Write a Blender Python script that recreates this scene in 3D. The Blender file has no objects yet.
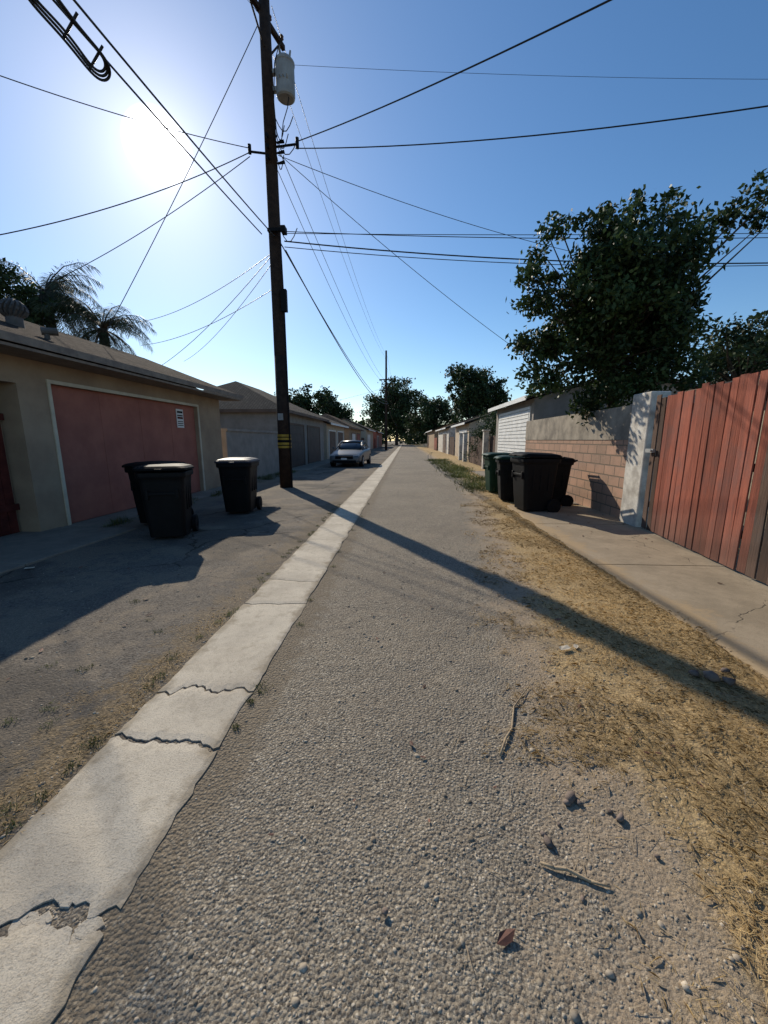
import bpy, math, random
import numpy as np
from mathutils import Vector, Matrix, noise as mn
random.seed(7); rng=np.random.default_rng(7)
S=bpy.context.scene
S.view_settings.view_transform='Standard'; S.view_settings.look='None'; S.view_settings.exposure=0

# ---------------------------------------------------------------- node helpers
class NT:
    def __init__(s,nt): s.nt=nt
    def n(s,t,ins=None,**p):
        nd=s.nt.nodes.new(t)
        for k,v in p.items(): setattr(nd,k,v)
        if ins:
            for k,v in ins.items(): s.set(nd.inputs[k],v)
        return nd
    def set(s,sock,v):
        if isinstance(v,bpy.types.NodeSocket): s.nt.links.new(v,sock)
        else:
            if isinstance(v,tuple) and len(v)==3 and sock.type=='RGBA': v=(*v,1)
            sock.default_value=v
    def m(s,op,a,b=0.0,c=0.0):
        nd=s.nt.nodes.new('ShaderNodeMath'); nd.operation=op
        s.set(nd.inputs[0],a); s.set(nd.inputs[1],b); s.set(nd.inputs[2],c); return nd.outputs[0]
    def ss(s,v,a,b,lo=0.0,hi=1.0,t='SMOOTHSTEP'):
        nd=s.nt.nodes.new('ShaderNodeMapRange'); nd.interpolation_type=t
        s.set(nd.inputs[0],v)
        for i,x in enumerate((a,b,lo,hi)): s.set(nd.inputs[i+1],x)
        return nd.outputs[0]
    def mix(s,f,a,b,bt='MIX'):
        nd=s.nt.nodes.new('ShaderNodeMix'); nd.data_type='RGBA'; nd.blend_type=bt
        s.set(nd.inputs[0],f); s.set(nd.inputs[6],a); s.set(nd.inputs[7],b); return nd.outputs[2]
    def noise(s,sc,det=4,rough=.6,vec=None):
        nd=s.n('ShaderNodeTexNoise',{'Scale':sc,'Detail':det,'Roughness':rough})
        if vec is not None: s.set(nd.inputs['Vector'],vec)
        return nd.outputs[0]
    def vor(s,sc,vec=None,feature='F1'):
        nd=s.n('ShaderNodeTexVoronoi',{'Scale':sc},feature=feature)
        if vec is not None: s.set(nd.inputs['Vector'],vec)
        return nd
    def bump(s,h,st,dist=.01,nrm=None):
        nd=s.n('ShaderNodeBump',{'Strength':st,'Distance':dist,'Height':h})
        if nrm is not None: s.set(nd.inputs['Normal'],nrm)
        return nd.outputs[0]
def newmat(name):
    m=bpy.data.materials.new(name); m.use_nodes=True
    T=NT(m.node_tree); b=m.node_tree.nodes['Principled BSDF']
    T.pos=T.n('ShaderNodeNewGeometry').outputs['Position']; T.b=b
    return m,T,b
def mat(name,c1,c2=None,sc=3,rough=.8,bsc=40,bst=.3,bd=.01,metal=0,island=0,det=4,spec=.3):
    m,T,b=newmat(name)
    c2=c2 or tuple(x*.7 for x in c1)
    f=T.ss(T.noise(sc,det,.65,T.pos),.3,.7)
    col=T.mix(f,c1,c2)
    if island:
        r=T.n('ShaderNodeNewGeometry').outputs['Random Per Island']
        v=T.ss(r,0,1,1-island,1+island,'LINEAR')
        hs=T.n('ShaderNodeHueSaturation',{'Value':v,'Color':col}); col=hs.outputs[0]
    T.set(b.inputs['Base Color'],col); b.inputs['Roughness'].default_value=rough
    b.inputs['Metallic'].default_value=metal; b.inputs['Specular IOR Level'].default_value=spec
    if bst: T.set(b.inputs['Normal'],T.bump(T.noise(bsc,4,.7,T.pos),bst,bd))
    return m
def leafmat(name,c1,c2,trans=.3,rough=.5,spec=.2):
    m,T,b=newmat(name)
    r=T.n('ShaderNodeNewGeometry').outputs['Random Per Island']
    col=T.mix(r,c1,c2)
    big=T.ss(T.noise(.9,2,.5,T.pos),.35,.65,.65,1.25)
    col=T.n('ShaderNodeHueSaturation',{'Value':big,'Color':col}).outputs[0]
    T.set(b.inputs['Base Color'],col); b.inputs['Roughness'].default_value=rough
    b.inputs['Specular IOR Level'].default_value=spec
    tr=T.n('ShaderNodeBsdfTranslucent',{'Color':col})
    mx=T.n('ShaderNodeMixShader',{0:trans,1:b.outputs[0],2:tr.outputs[0]})
    T.nt.links.new(mx.outputs[0],T.nt.nodes['Material Output'].inputs['Surface'])
    return m

# ---------------------------------------------------------------- mesh helpers
def link(o): S.collection.objects.link(o); return o
class MB:
    def __init__(s): s.v=[]; s.f=[]; s.mi=[]
    def add(s,vs,fs,mi=0):
        o=len(s.v); s.v+=[tuple(x) for x in vs]; s.f+=[tuple(i+o for i in f) for f in fs]; s.mi+=[mi]*len(fs)
    def box(s,x0,x1,y0,y1,z0,z1,mi=0):
        s.add([(x0,y0,z0),(x1,y0,z0),(x1,y1,z0),(x0,y1,z0),(x0,y0,z1),(x1,y0,z1),(x1,y1,z1),(x0,y1,z1)],
              [(0,3,2,1),(4,5,6,7),(0,1,5,4),(1,2,6,5),(2,3,7,6),(3,0,4,7)],mi)
    def obox(s,c,sz,M=None,mi=0):
        hx,hy,hz=sz[0]/2,sz[1]/2,sz[2]/2
        vs=[Vector(p) for p in [(-hx,-hy,-hz),(hx,-hy,-hz),(hx,hy,-hz),(-hx,hy,-hz),(-hx,-hy,hz),(hx,-hy,hz),(hx,hy,hz),(-hx,hy,hz)]]
        if M is not None: vs=[M@v for v in vs]
        s.add([v+Vector(c) for v in vs],[(0,3,2,1),(4,5,6,7),(0,1,5,4),(1,2,6,5),(2,3,7,6),(3,0,4,7)],mi)
    def cyl(s,p0,p1,r0,r1=None,n=12,mi=0,caps=True):
        r1=r0 if r1 is None else r1
        p0=Vector(p0);p1=Vector(p1);d=(p1-p0).normalized()
        a=d.orthogonal().normalized();b=d.cross(a)
        vs=[];
        for p,r in((p0,r0),(p1,r1)):
            for i in range(n):
                t=2*math.pi*i/n; vs.append(p+a*math.cos(t)*r+b*math.sin(t)*r)
        fs=[(i,(i+1)%n,n+(i+1)%n,n+i) for i in range(n)]
        if caps: fs+=[tuple(range(n-1,-1,-1)),tuple(range(n,2*n))]
        s.add(vs,fs,mi)
    def tube(s,pts,rs,n=8,mi=0):
        for i in range(len(pts)-1): s.cyl(pts[i],pts[i+1],rs[i],rs[i+1],n,mi,caps=(i in(0,len(pts)-2)))
    def loft(s,rings,mi=0,cap=True):
        n=len(rings[0]); vs=[p for r in rings for p in r]; fs=[]
        for k in range(len(rings)-1):
            for i in range(n): fs.append((k*n+i,k*n+(i+1)%n,(k+1)*n+(i+1)%n,(k+1)*n+i))
        if cap: fs+=[tuple(range(n-1,-1,-1)),tuple(range((len(rings)-1)*n,len(rings)*n))]
        s.add(vs,fs,mi)
    def obj(s,name,mats,smooth=False,bevel=0,loc=None,rot=None,parent=None,sub=0):
        me=bpy.data.meshes.new(name); me.from_pydata(s.v,[],s.f)
        for m in mats: me.materials.append(m)
        me.polygons.foreach_set('material_index',s.mi)
        if smooth: me.polygons.foreach_set('use_smooth',[True]*len(me.polygons))
        me.update(); o=link(bpy.data.objects.new(name,me))
        if bevel:
            b=o.modifiers.new('b','BEVEL'); b.width=bevel; b.segments=2; b.limit_method='ANGLE'; b.harden_normals=False
        if sub:
            b=o.modifiers.new('s','SUBSURF'); b.levels=sub; b.render_levels=sub
        if loc: o.location=loc
        if rot: o.rotation_euler=(0,0,rot)
        if parent: o.parent=parent
        return o
def empty(name,loc=(0,0,0),rot=0):
    e=link(bpy.data.objects.new(name,None)); e.location=loc; e.rotation_euler=(0,0,rot); e.empty_display_size=.3; return e
def group(name,loc,kids):
    e=empty(name,loc)
    for k in kids: k.parent=e; k.location=(-loc[0],-loc[1],-loc[2])
    return e
def fast(name,V,k,mats,mi=None,smooth=False):
    n=len(V); nf=n//k
    me=bpy.data.meshes.new(name); me.vertices.add(n); me.vertices.foreach_set('co',V.astype(np.float32).ravel())
    me.loops.add(n); me.loops.foreach_set('vertex_index',np.arange(n,dtype=np.int32))
    me.polygons.add(nf); me.polygons.foreach_set('loop_start',np.arange(0,n,k,dtype=np.int32))
    for m in mats: me.materials.append(m)
    if mi is not None: me.polygons.foreach_set('material_index',mi)
    me.update(calc_edges=True); return link(bpy.data.objects.new(name,me))
def unit(a): return a/np.linalg.norm(a,axis=1,keepdims=True)
def leaves(C,L,W,droop=.2):
    n=len(C); d=unit(rng.normal(size=(n,3))+np.array([0,0,-droop])); q=unit(np.cross(d,rng.normal(size=(n,3))))
    l=L*rng.uniform(.6,1.3,(n,1)); w=W*rng.uniform(.7,1.2,(n,1))
    return np.stack([C-d*l/2,C+q*w/2,C+d*l/2,C-q*w/2],1).reshape(-1,3)
def join(objs,name):
    for o in bpy.context.view_layer.objects: o.select_set(False)
    for o in objs: o.select_set(True)
    bpy.context.view_layer.objects.active=objs[0]; bpy.ops.object.join(); objs[0].name=name; return objs[0]

# ---------------------------------------------------------------- world / sun
el=math.radians(29.9); az=math.radians(30)
SUN=Vector((-math.sin(az)*math.cos(el),math.cos(az)*math.cos(el),math.sin(el)))
W=bpy.data.worlds.new('World'); S.world=W; W.use_nodes=True; T=NT(W.node_tree)
bg=W.node_tree.nodes['Background']; out=W.node_tree.nodes['World Output']
sky=T.n('ShaderNodeTexSky',sky_type='NISHITA',sun_disc=False,sun_elevation=el,sun_rotation=2*math.pi-az,air_density=1.0,dust_density=.2,ozone_density=2.6)
hs=T.n('ShaderNodeHueSaturation',{'Saturation':1.2,'Value':1.0,'Color':sky.outputs[0]})
T.set(bg.inputs[0],hs.outputs[0]); bg.inputs[1].default_value=.130
tc=T.n('ShaderNodeTexCoord').outputs['Generated']
vm=T.n('ShaderNodeVectorMath',operation='DOT_PRODUCT'); T.set(vm.inputs[0],tc); vm.inputs[1].default_value=SUN
ang=T.m('ARCCOSINE',T.m('MINIMUM',vm.outputs['Value'],.99999))
core=T.ss(ang,.028,.056,6,0)
halo=T.m('ADD',T.m('MULTIPLY',T.m('EXPONENT',T.m('MULTIPLY',ang,-20.0)),.7),T.m('MULTIPLY',T.m('EXPONENT',T.m('MULTIPLY',ang,-3.5)),.14))
bg2=T.n('ShaderNodeBackground',{'Color':(1,.98,.95),'Strength':T.m('ADD',core,halo)})
ad=T.n('ShaderNodeAddShader',{0:bg.outputs[0],1:bg2.outputs[0]})
W.node_tree.links.new(ad.outputs[0],out.inputs['Surface'])
L=bpy.data.lights.new('sun','SUN'); L.energy=5.0; L.angle=math.radians(.5); L.color=(1,.91,.76)
lo=link(bpy.data.objects.new('sun',L)); lo.rotation_euler=SUN.to_track_quat('Z','Y').to_euler(); lo.location=(-20,35,25)

# ---------------------------------------------------------------- camera
cd=bpy.data.cameras.new('camera'); cam=link(bpy.data.objects.new('camera',cd)); S.camera=cam
cam.location=(0,0,1.5); cam.rotation_euler=(math.radians(79.4),0,math.radians(3.12))
cd.sensor_width=36; cd.lens=36*385/1024; cd.clip_start=.05; cd.clip_end=3000

# ---------------------------------------------------------------- materials
def ground_mat():
    m,T,b=newmat('ground_mix'); P=T.pos
    sx=T.n('ShaderNodeSeparateXYZ',{0:P}); x,y=sx.outputs[0],sx.outputs[1]
    n1=T.noise(1.3,3,.6,P); n2=T.noise(7,4,.7,P); n3=T.noise(45,5,.75,P); n0=T.noise(.45,3,.6,P)
    edge=T.m('MINIMUM',T.m('MULTIPLY_ADD',y,.125,.42),2.2)
    d=T.m('SUBTRACT',x,edge); dn=T.m('ADD',T.m('MULTIPLY_ADD',n1,.9,-.45),T.m('MULTIPLY_ADD',n2,.7,-.35))
    dd=T.m('ADD',d,dn)
    mdirt=T.ss(dd,-.25,.25)
    mgr=T.ss(dd,.2,.6)
    v1=T.vor(80,P); v2=T.vor(190,P)
    r1=T.n('ShaderNodeSeparateColor',{0:v1.outputs['Color']}).outputs[0]
    r2=T.n('ShaderNodeSeparateColor',{0:v2.outputs['Color']}).outputs[1]
    st=T.mix(T.m('POWER',r1,1.8),(.11,.092,.073),(.60,.53,.42))
    st2=T.mix(r2,(.092,.077,.06),(.40,.345,.265))
    gapm=T.ss(v1.outputs['Distance'],.28,.5)
    asp=T.mix(gapm,st,st2)
    asp=T.mix(T.ss(n2,.35,.75),asp,T.mix(.45,asp,(.25,.205,.155)))
    asp=T.mix(T.ss(n0,.35,.7,0,.35),asp,(.14,.117,.094))
    asp=T.mix(T.ss(n1,.5,.72,0,.35),asp,(.32,.265,.195))
    asl=T.mix(T.ss(n3,.3,.7),(.072,.062,.052),(.165,.142,.118)); asl=T.mix(T.m('MULTIPLY',r1,.5),asl,(.30,.26,.21))
    asl=T.mix(T.ss(T.m('ADD',n1,T.m('MULTIPLY_ADD',n2,.5,-.25)),.46,.56,0,.7),asl,T.mix(r2,(.15,.123,.093),(.31,.255,.19)))
    asl=T.mix(T.ss(n0,.50,.56,0,.45),asl,T.mix(n3,(.04,.035,.03),(.10,.087,.073)))
    asp=T.mix(T.ss(x,-1.25,-1.15),asl,asp)
    w_=T.n('ShaderNodeVectorMath',{0:T.n('ShaderNodeTexNoise',{'Scale':3.0,'Vector':P,'Detail':4}).outputs[1],3:.35},operation='SCALE').outputs[0]
    cv=T.vor(.6,T.n('ShaderNodeVectorMath',{0:P,1:w_},operation='ADD').outputs[0],'DISTANCE_TO_EDGE')
    crack=T.m('MULTIPLY',T.m('MULTIPLY',T.ss(cv.outputs['Distance'],.003,.014,1,0),T.ss(n0,.46,.56)),T.ss(x,-1.7,-2.0))
    asp=T.mix(T.m('MULTIPLY',crack,.75),asp,(.03,.025,.02))
    dirt=T.mix(T.ss(n3,.3,.7),(.36,.275,.19),(.20,.15,.10)); dirt=T.mix(T.m('MULTIPLY',r2,.4),dirt,(.50,.41,.30))
    gr=T.mix(T.ss(n3,.35,.62),(.58,.41,.19),(.26,.175,.08))
    dirt=T.mix(T.m('MULTIPLY',mgr,.75),dirt,gr)
    col=T.mix(mdirt,asp,dirt)
    ld=T.m('ADD',T.m('ABSOLUTE',T.m('ADD',x,1.60)),T.m('ADD',T.m('MULTIPLY_ADD',n2,-1.1,.48),T.m('MULTIPLY_ADD',n1,-.5,.25)))
    ldm=T.m('MULTIPLY',T.ss(ld,-.02,.22,1,0),T.ss(y,3.5,1.4,.4,1))
    col=T.mix(ldm,col,T.mix(T.ss(n3,.4,.6),(.26,.195,.12),(.11,.084,.053)))
    rd=T.m('ADD',T.m('ABSOLUTE',T.m('ADD',x,.86)),T.m('MULTIPLY_ADD',n2,-.5,.2))
    col=T.mix(T.ss(rd,.0,.14,.6,0),col,(.18,.142,.098))
    far=T.ss(x,-4.4,-5.0); col=T.mix(far,col,(.20,.17,.13))
    T.set(b.inputs['Base Color'],col); b.inputs['Roughness'].default_value=.95; b.inputs['Specular IOR Level'].default_value=.1
    hstone=T.m('MULTIPLY',T.m('SUBTRACT',.6,v1.outputs['Distance']),T.m('SUBTRACT',1.0,T.m('MULTIPLY',mdirt,.6)))
    hstone=T.m('MULTIPLY',hstone,T.ss(x,-1.25,-1.15,.6,1))
    h=T.m('ADD',T.m('MULTIPLY',hstone,.7),T.m('MULTIPLY',n3,.9))
    h=T.m('SUBTRACT',h,crack)
    nb=T.bump(h,.95,.011)
    T.set(b.inputs['Normal'],nb); return m
M_ground=ground_mat()
def conc_mat(name,a,b_,ck):
    m,T,b=newmat(name); P=T.pos
    n1=T.noise(1.7,4,.65,P);n2=T.noise(14,5,.7,P);n3=T.noise(120,3,.6,P)
    col=T.mix(T.ss(n1,.3,.7),a,b_); col=T.mix(T.ss(n2,.45,.75,0,.55),col,tuple(x*.6 for x in a)); col=T.mix(T.ss(n3,.5,.7,0,.4),col,tuple(x*.55 for x in a))
    h=T.m('ADD',n2,T.m('MULTIPLY',n3,.6))
    if ck:
        x=T.n('ShaderNodeSeparateXYZ',{0:P}).outputs[0]
        e=T.m('ADD',T.m('SUBTRACT',x,2.32),T.m('ADD',T.m('MULTIPLY_ADD',n2,-.6,.3),T.m('MULTIPLY_ADD',n1,-1.0,.45)))
        col=T.mix(T.m('MULTIPLY',T.ss(e,.02,.28,.8,0),T.ss(x,1.5,2.0)),col,(.40,.29,.17))
        w=T.n('ShaderNodeVectorMath',{0:T.n('ShaderNodeTexNoise',{'Scale':2.5,'Vector':P,'Detail':5}).outputs[1],3:.5},operation='SCALE').outputs[0]
        cv=T.vor(.45,T.n('ShaderNodeVectorMath',{0:P,1:w},operation='ADD').outputs[0],'DISTANCE_TO_EDGE')
        cr=T.m('MULTIPLY',T.ss(cv.outputs['Distance'],.001,.004,1,0),T.ss(n1,.42,.55)); col=T.mix(T.m('MULTIPLY',cr,.7),col,(.07,.06,.045))
        h=T.m('SUBTRACT',h,cr)
    T.set(b.inputs['Base Color'],col); b.inputs['Roughness'].default_value=.92; b.inputs['Specular IOR Level'].default_value=.1
    T.set(b.inputs['Normal'],T.bump(h,.5,.006)); return m
def strip_mat():
    m,T,b=newmat('strip_concrete'); P=T.pos
    sx=T.n('ShaderNodeSeparateXYZ',{0:P}); x=sx.outputs[0]
    n1=T.noise(1.7,4,.65,P);n2=T.noise(14,5,.7,P);n3=T.noise(140,3,.65,P);n4=T.noise(5,4,.7,P)
    col=T.mix(T.ss(n1,.3,.7),(.60,.53,.42),(.46,.40,.315)); col=T.mix(T.ss(n2,.48,.75,0,.55),col,(.31,.26,.20)); col=T.mix(T.ss(n3,.48,.66,0,.55),col,(.24,.205,.16))
    col=T.mix(T.ss(n4,.55,.7,0,.4),col,(.30,.255,.19))
    e=T.m('ADD',T.m('ABSOLUTE',T.m('ADD',x,1.195)),T.m('MULTIPLY_ADD',n4,.32,-.16))
    col=T.mix(T.ss(e,.20,.30,0,.8),col,(.27,.22,.155))
    T.set(b.inputs['Base Color'],col); b.inputs['Roughness'].default_value=.92; b.inputs['Specular IOR Level'].default_value=.12
    T.set(b.inputs['Normal'],T.bump(T.m('ADD',n2,T.m('MULTIPLY',n3,.7)),.6,.006)); return m
M_strip=strip_mat()
M_apron=conc_mat('apron_concrete',(.36,.29,.205),(.26,.21,.148),True)
M_apronL=conc_mat('left_apron_concrete',(.29,.25,.20),(.21,.18,.145),False)
M_dirt=mat('dirt',(.26,.21,.15),(.17,.135,.095),2,.95,30,.6,.03)
M_wood=mat('pole_wood',(.050,.031,.022),(.027,.017,.013),8,.85,25,.6,.02,spec=.15)
M_metal=mat('grey_metal',(.34,.34,.325),(.24,.23,.215),3,.5,30,.1,.003,metal=.0)
M_black=mat('black_rubber',(.008,.008,.009),None,3,.7,30,.1,spec=.15)
M_bark=mat('bark',(.10,.075,.055),(.05,.038,.028),6,.9,30,.8,.02)
M_stucco=mat('tan_stucco',(.38,.285,.195),(.29,.212,.148),1.5,.95,90,.5,.006,spec=.1)
M_salmon=mat('salmon_paint',(.38,.15,.11),(.29,.112,.085),1.6,.8,25,.2,.006,spec=.15)
M_white=mat('white_paint',(.72,.71,.68),(.6,.59,.56),3,.6,60,.15,.004)
M_whitestucco=mat('white_stucco',(.64,.60,.53),(.36,.325,.28),4,.9,60,.5,.01)
M_redgate=mat('dark_red_wood',(.13,.032,.023),(.07,.018,.015),5,.8,40,.3,spec=.15)
M_greywall=mat('grey_block_paint',(.30,.265,.23),(.22,.195,.17),2,.9,60,.4)
M_brown=mat('brown_paint',(.16,.105,.075),(.11,.075,.055),2,.8,40,.2)
M_darkdoor=mat('dark_door',(.07,.055,.05),(.045,.038,.035),2,.6,40,.2)
M_cream=mat('cream_stucco',(.46,.37,.27),(.38,.31,.23),2,.9,60,.3)
M_band=mat('weathered_cement',(.37,.32,.255),(.19,.165,.135),2.2,.95,35,.6,.01,spec=.1)
M_yellow=mat('yellow_plastic',(.42,.27,.03),(.3,.19,.03),8,.6,40,.1)
M_wire=mat('wire_black',(.02,.02,.022),None,3,.5,30,0)
M_glass,T_,b_=newmat('dark_glass'); b_.inputs['Base Color'].default_value=(.02,.025,.03,1); b_.inputs['Roughness'].default_value=.06
def shingle(name,c1,c2):
    m,T,b=newmat(name); sx=T.n('ShaderNodeSeparateXYZ',{0:T.pos})
    v=T.n('ShaderNodeCombineXYZ',{0:sx.outputs[1],1:T.m('ABSOLUTE',sx.outputs[0]),2:0.0}).outputs[0]
    br=T.n('ShaderNodeTexBrick',{'Vector':v,'Color1':(*c1,1),'Color2':(*c2,1),'Mortar':(.015,.013,.012,1),'Scale':1.0,'Mortar Size':.012,'Brick Width':.3,'Row Height':.14,'Mortar Smooth':.3})
    col=T.mix(T.ss(T.noise(2,4,.7,T.pos),.35,.7,0,.6),br.outputs[0],tuple(x*.5 for x in c1))
    T.set(b.inputs['Base Color'],col); b.inputs['Roughness'].default_value=1; b.inputs['Specular IOR Level'].default_value=.03
    T.set(b.inputs['Normal'],T.bump(T.m('SUBTRACT',T.noise(60,4,.7,T.pos),br.outputs[1]),.9,.02)); return m
M_shingle=shingle('brown_shingle',(.11,.08,.062),(.055,.042,.034))
M_shingle2=shingle('grey_shingle',(.12,.105,.09),(.08,.07,.062))
def blockmat():
    m,T,b=newmat('tan_block'); sx=T.n('ShaderNodeSeparateXYZ',{0:T.pos})
    v=T.n('ShaderNodeCombineXYZ',{0:sx.outputs[1],1:sx.outputs[2],2:0.0}).outputs[0]
    br=T.n('ShaderNodeTexBrick',{'Vector':v,'Color1':(.44,.27,.19,1),'Color2':(.33,.215,.155,1),'Mortar':(.16,.13,.10,1),'Scale':1.0,'Mortar Size':.014,'Brick Width':.40,'Row Height':.20,'Mortar Smooth':.2})
    n=T.noise(3,5,.7,T.pos)
    col=T.mix(T.ss(n,.4,.75,0,.6),br.outputs[0],(.23,.165,.12)); col=T.mix(T.ss(T.noise(40,4,.7,T.pos),.5,.7,0,.35),col,(.50,.38,.29))
    T.set(b.inputs['Base Color'],col); b.inputs['Roughness'].default_value=.95; b.inputs['Specular IOR Level'].default_value=.1
    T.set(b.inputs['Normal'],T.bump(T.m('SUBTRACT',T.m('MULTIPLY',T.noise(70,4,.7,T.pos),.5),br.outputs[1]),.8,.012)); return m
M_block=blockmat()
def plankmat(name,c1,c2,isl=.35):
    m,T,b=newmat(name); mp=T.n('ShaderNodeMapping',{'Vector':T.pos,'Scale':(1,1,.06)})
    r=T.n('ShaderNodeNewGeometry').outputs['Random Per Island']
    g=T.noise(60,5,.7,mp.outputs[0]); w=T.noise(1.6,4,.7,T.pos); g2=T.noise(14,4,.7,mp.outputs[0])
    col=T.mix(T.ss(g,.3,.7),c1,c2); col=T.mix(T.ss(g2,.45,.7,0,.5),col,tuple(.45*q+.02 for q in c2))
    col=T.mix(T.ss(w,.42,.75,0,.65),col,tuple(.5*q+.05 for q in c2))
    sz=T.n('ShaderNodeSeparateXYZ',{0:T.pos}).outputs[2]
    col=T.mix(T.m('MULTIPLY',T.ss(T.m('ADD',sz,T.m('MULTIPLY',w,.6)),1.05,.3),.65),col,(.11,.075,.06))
    col=T.n('ShaderNodeHueSaturation',{'Value':T.ss(r,0,1,1-isl,1+isl,'LINEAR'),'Color':col}).outputs[0]
    T.set(b.inputs['Base Color'],col); b.inputs['Roughness'].default_value=.92; b.inputs['Specular IOR Level'].default_value=.1
    T.set(b.inputs['Normal'],T.bump(g,.7,.008)); return m
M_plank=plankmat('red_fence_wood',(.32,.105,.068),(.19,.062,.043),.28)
M_plankdk=plankmat('weathered_fence_wood',(.12,.075,.055),(.06,.04,.032))
M_leaf=leafmat('leaf_green',(.020,.040,.012),(.060,.090,.03),.22)
M_leafdk=leafmat('leaf_dark',(.020,.036,.013),(.045,.07,.026),.18,.6)
M_palm=leafmat('palm_green',(.04,.055,.03),(.09,.11,.065),.25,.6)
M_straw=leafmat('straw',(.64,.46,.22),(.38,.26,.12),.2,.7)
M_weed=leafmat('weed_green',(.07,.10,.03),(.16,.17,.06),.25)

# ---------------------------------------------------------------- ground
g=MB(); g.add([(-900,-900,-.06),(900,-900,-.06),(900,900,-.06),(-900,900,-.06)],[(0,1,2,3)]); g.obj('ground',[M_dirt])
def hgt(x,y):
    h=mn.noise(Vector((x*.7,y*.7,0)))*.014+mn.noise(Vector((x*3,y*3,5)))*.006
    if y<12: h+=mn.noise(Vector((x*11,y*11,9)))*.006
    if x>.6: h+=.012*mn.noise(Vector((x*5,y*5,2)))
    if -1.9<x<-.5:
        k=1-min(1,max(0,(abs(x+1.2)-.3)/.4)); h=h*(1-.75*k)-.003*k
    return h
xs=np.concatenate([np.arange(-6.6,-2,.09),np.arange(-2,2.6,.035),np.arange(2.6,5.3,.09)])
ys=[-3.0]
while ys[-1]<140:
    yy=ys[-1]; ys.append(yy+(.2 if yy<.3 else .035 if yy<3.2 else .035+(yy-3.2)*.03))
nx=len(xs); V=[(x,y,hgt(x,y)) for y in ys for x in xs]
F=[(j*nx+i,j*nx+i+1,(j+1)*nx+i+1,(j+1)*nx+i) for j in range(len(ys)-1) for i in range(nx-1)]
me=bpy.data.meshes.new('alley_road'); me.from_pydata(V,[],F); me.materials.append(M_ground)
me.polygons.foreach_set('use_smooth',[True]*len(F)); link(bpy.data.objects.new('alley_road',me))

# concrete drainage strip made of slabs, flush with the asphalt
brk=[-1.2,.02,.90,1.63,2.04,3.3,3.9,5.6]
while brk[-1]<125: brk.append(brk[-1]+random.uniform(1.5,2.6))
def jag(k,x):
    a=.06 if k<5 else .02
    tilt=[0,0,.05,-.03,.02,.02,-.06][k] if k<7 else 0
    return brk[k]+tilt*(x+1.2)*2+a*mn.noise(Vector((x*6,k*3.7,0)))+a*.7*mn.noise(Vector((x*22,k*3.7,1)))+a*.3*mn.noise(Vector((x*60,k*3.7,1)))
sb=MB(); NX=26
for k in range(len(brk)-1):
    G=[.01,.02,.034,.013,.009,.006,.006]
    gp=G[k] if k<7 else .003
    gq=G[k+1] if k+1<7 else .003
    L_=brk[k+1]-brk[k]; nr=max(10,int(L_/.05)) if brk[k]<9 else 6
    dz=random.uniform(-.001,.002); tz=random.uniform(-.003,.003)
    rows=[]
    for j in range(nr+1):
        t=j/nr; row=[]
        for i in range(NX+1):
            s=i/NX; x=-1.48+.57*s
            ya=jag(k,x)+gp; yb=jag(k+1,x)-gq; y=ya+(yb-ya)*t
            sd=3 if i<NX/2 else 8
            e=.022*mn.noise(Vector((0,y*3,sd)))+.012*mn.noise(Vector((0,y*13,sd)))+.007*mn.noise(Vector((0,y*40,sd)))
            if i in(0,NX): x+=e
            z=.0065+dz+tz*(t-.5)+.003*mn.noise(Vector((x*3,y*3,0)))-(.004 if (i in(0,NX) or j in(0,nr)) else 0)
            row.append((x,y,z))
        rows.append(row)
    vs=[p for r in rows for p in r]; n=NX+1
    fs=[(j*n+i,j*n+i+1,(j+1)*n+i+1,(j+1)*n+i) for j in range(nr) for i in range(NX)]
    per=[i for i in range(n)]+[j*n+NX for j in range(1,nr+1)]+[nr*n+i for i in range(NX-1,-1,-1)]+[j*n for j in range(nr-1,0,-1)]
    o=len(vs); vs+=[(vs[i][0],vs[i][1],-.05) for i in per]
    fs+=[(per[a],o+a,o+(a+1)%len(per),per[(a+1)%len(per)]) for a in range(len(per))]
    sb.add(vs,fs)
sb.obj('concrete_strip',[M_strip])
def edgef(y): return np.minimum(.42+.125*y,2.2)
import bmesh
bm=bmesh.new(); bmesh.ops.create_icosphere(bm,subdivisions=1,radius=1); IV=np.array([v.co[:] for v in bm.verts]); IF=np.array([[v.index for v in f.verts] for f in bm.faces]); bm.free()
def stones(name,P,R,mats,flat=.6):
    n=len(P); A=IV[None]*(1+rng.uniform(-.3,.3,(n,len(IV),1)))
    sc=rng.uniform(.7,1.3,(n,1,3))*np.array([1,1,flat])*R[:,None,None]
    A=A*sc; th=rng.uniform(0,6.28,n); c,s=np.cos(th)[:,None],np.sin(th)[:,None]
    X=A[...,0]*c-A[...,1]*s; Y=A[...,0]*s+A[...,1]*c
    A=np.stack([X,Y,A[...,2]],-1)+P[:,None]
    V=A.reshape(-1,3); Fc=(IF[None]+(np.arange(n)*len(IV))[:,None,None]).reshape(-1,3)
    me=bpy.data.meshes.new(name); me.vertices.add(len(V)); me.vertices.foreach_set('co',V.astype(np.float32).ravel())
    me.loops.add(Fc.size); me.loops.foreach_set('vertex_index',Fc.astype(np.int32).ravel()); me.polygons.add(len(Fc)); me.polygons.foreach_set('loop_start',np.arange(0,Fc.size,3,dtype=np.int32))
    for m in mats: me.materials.append(m)
    me.update(calc_edges=True); return link(bpy.data.objects.new(name,me))
rb=MB()
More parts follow.
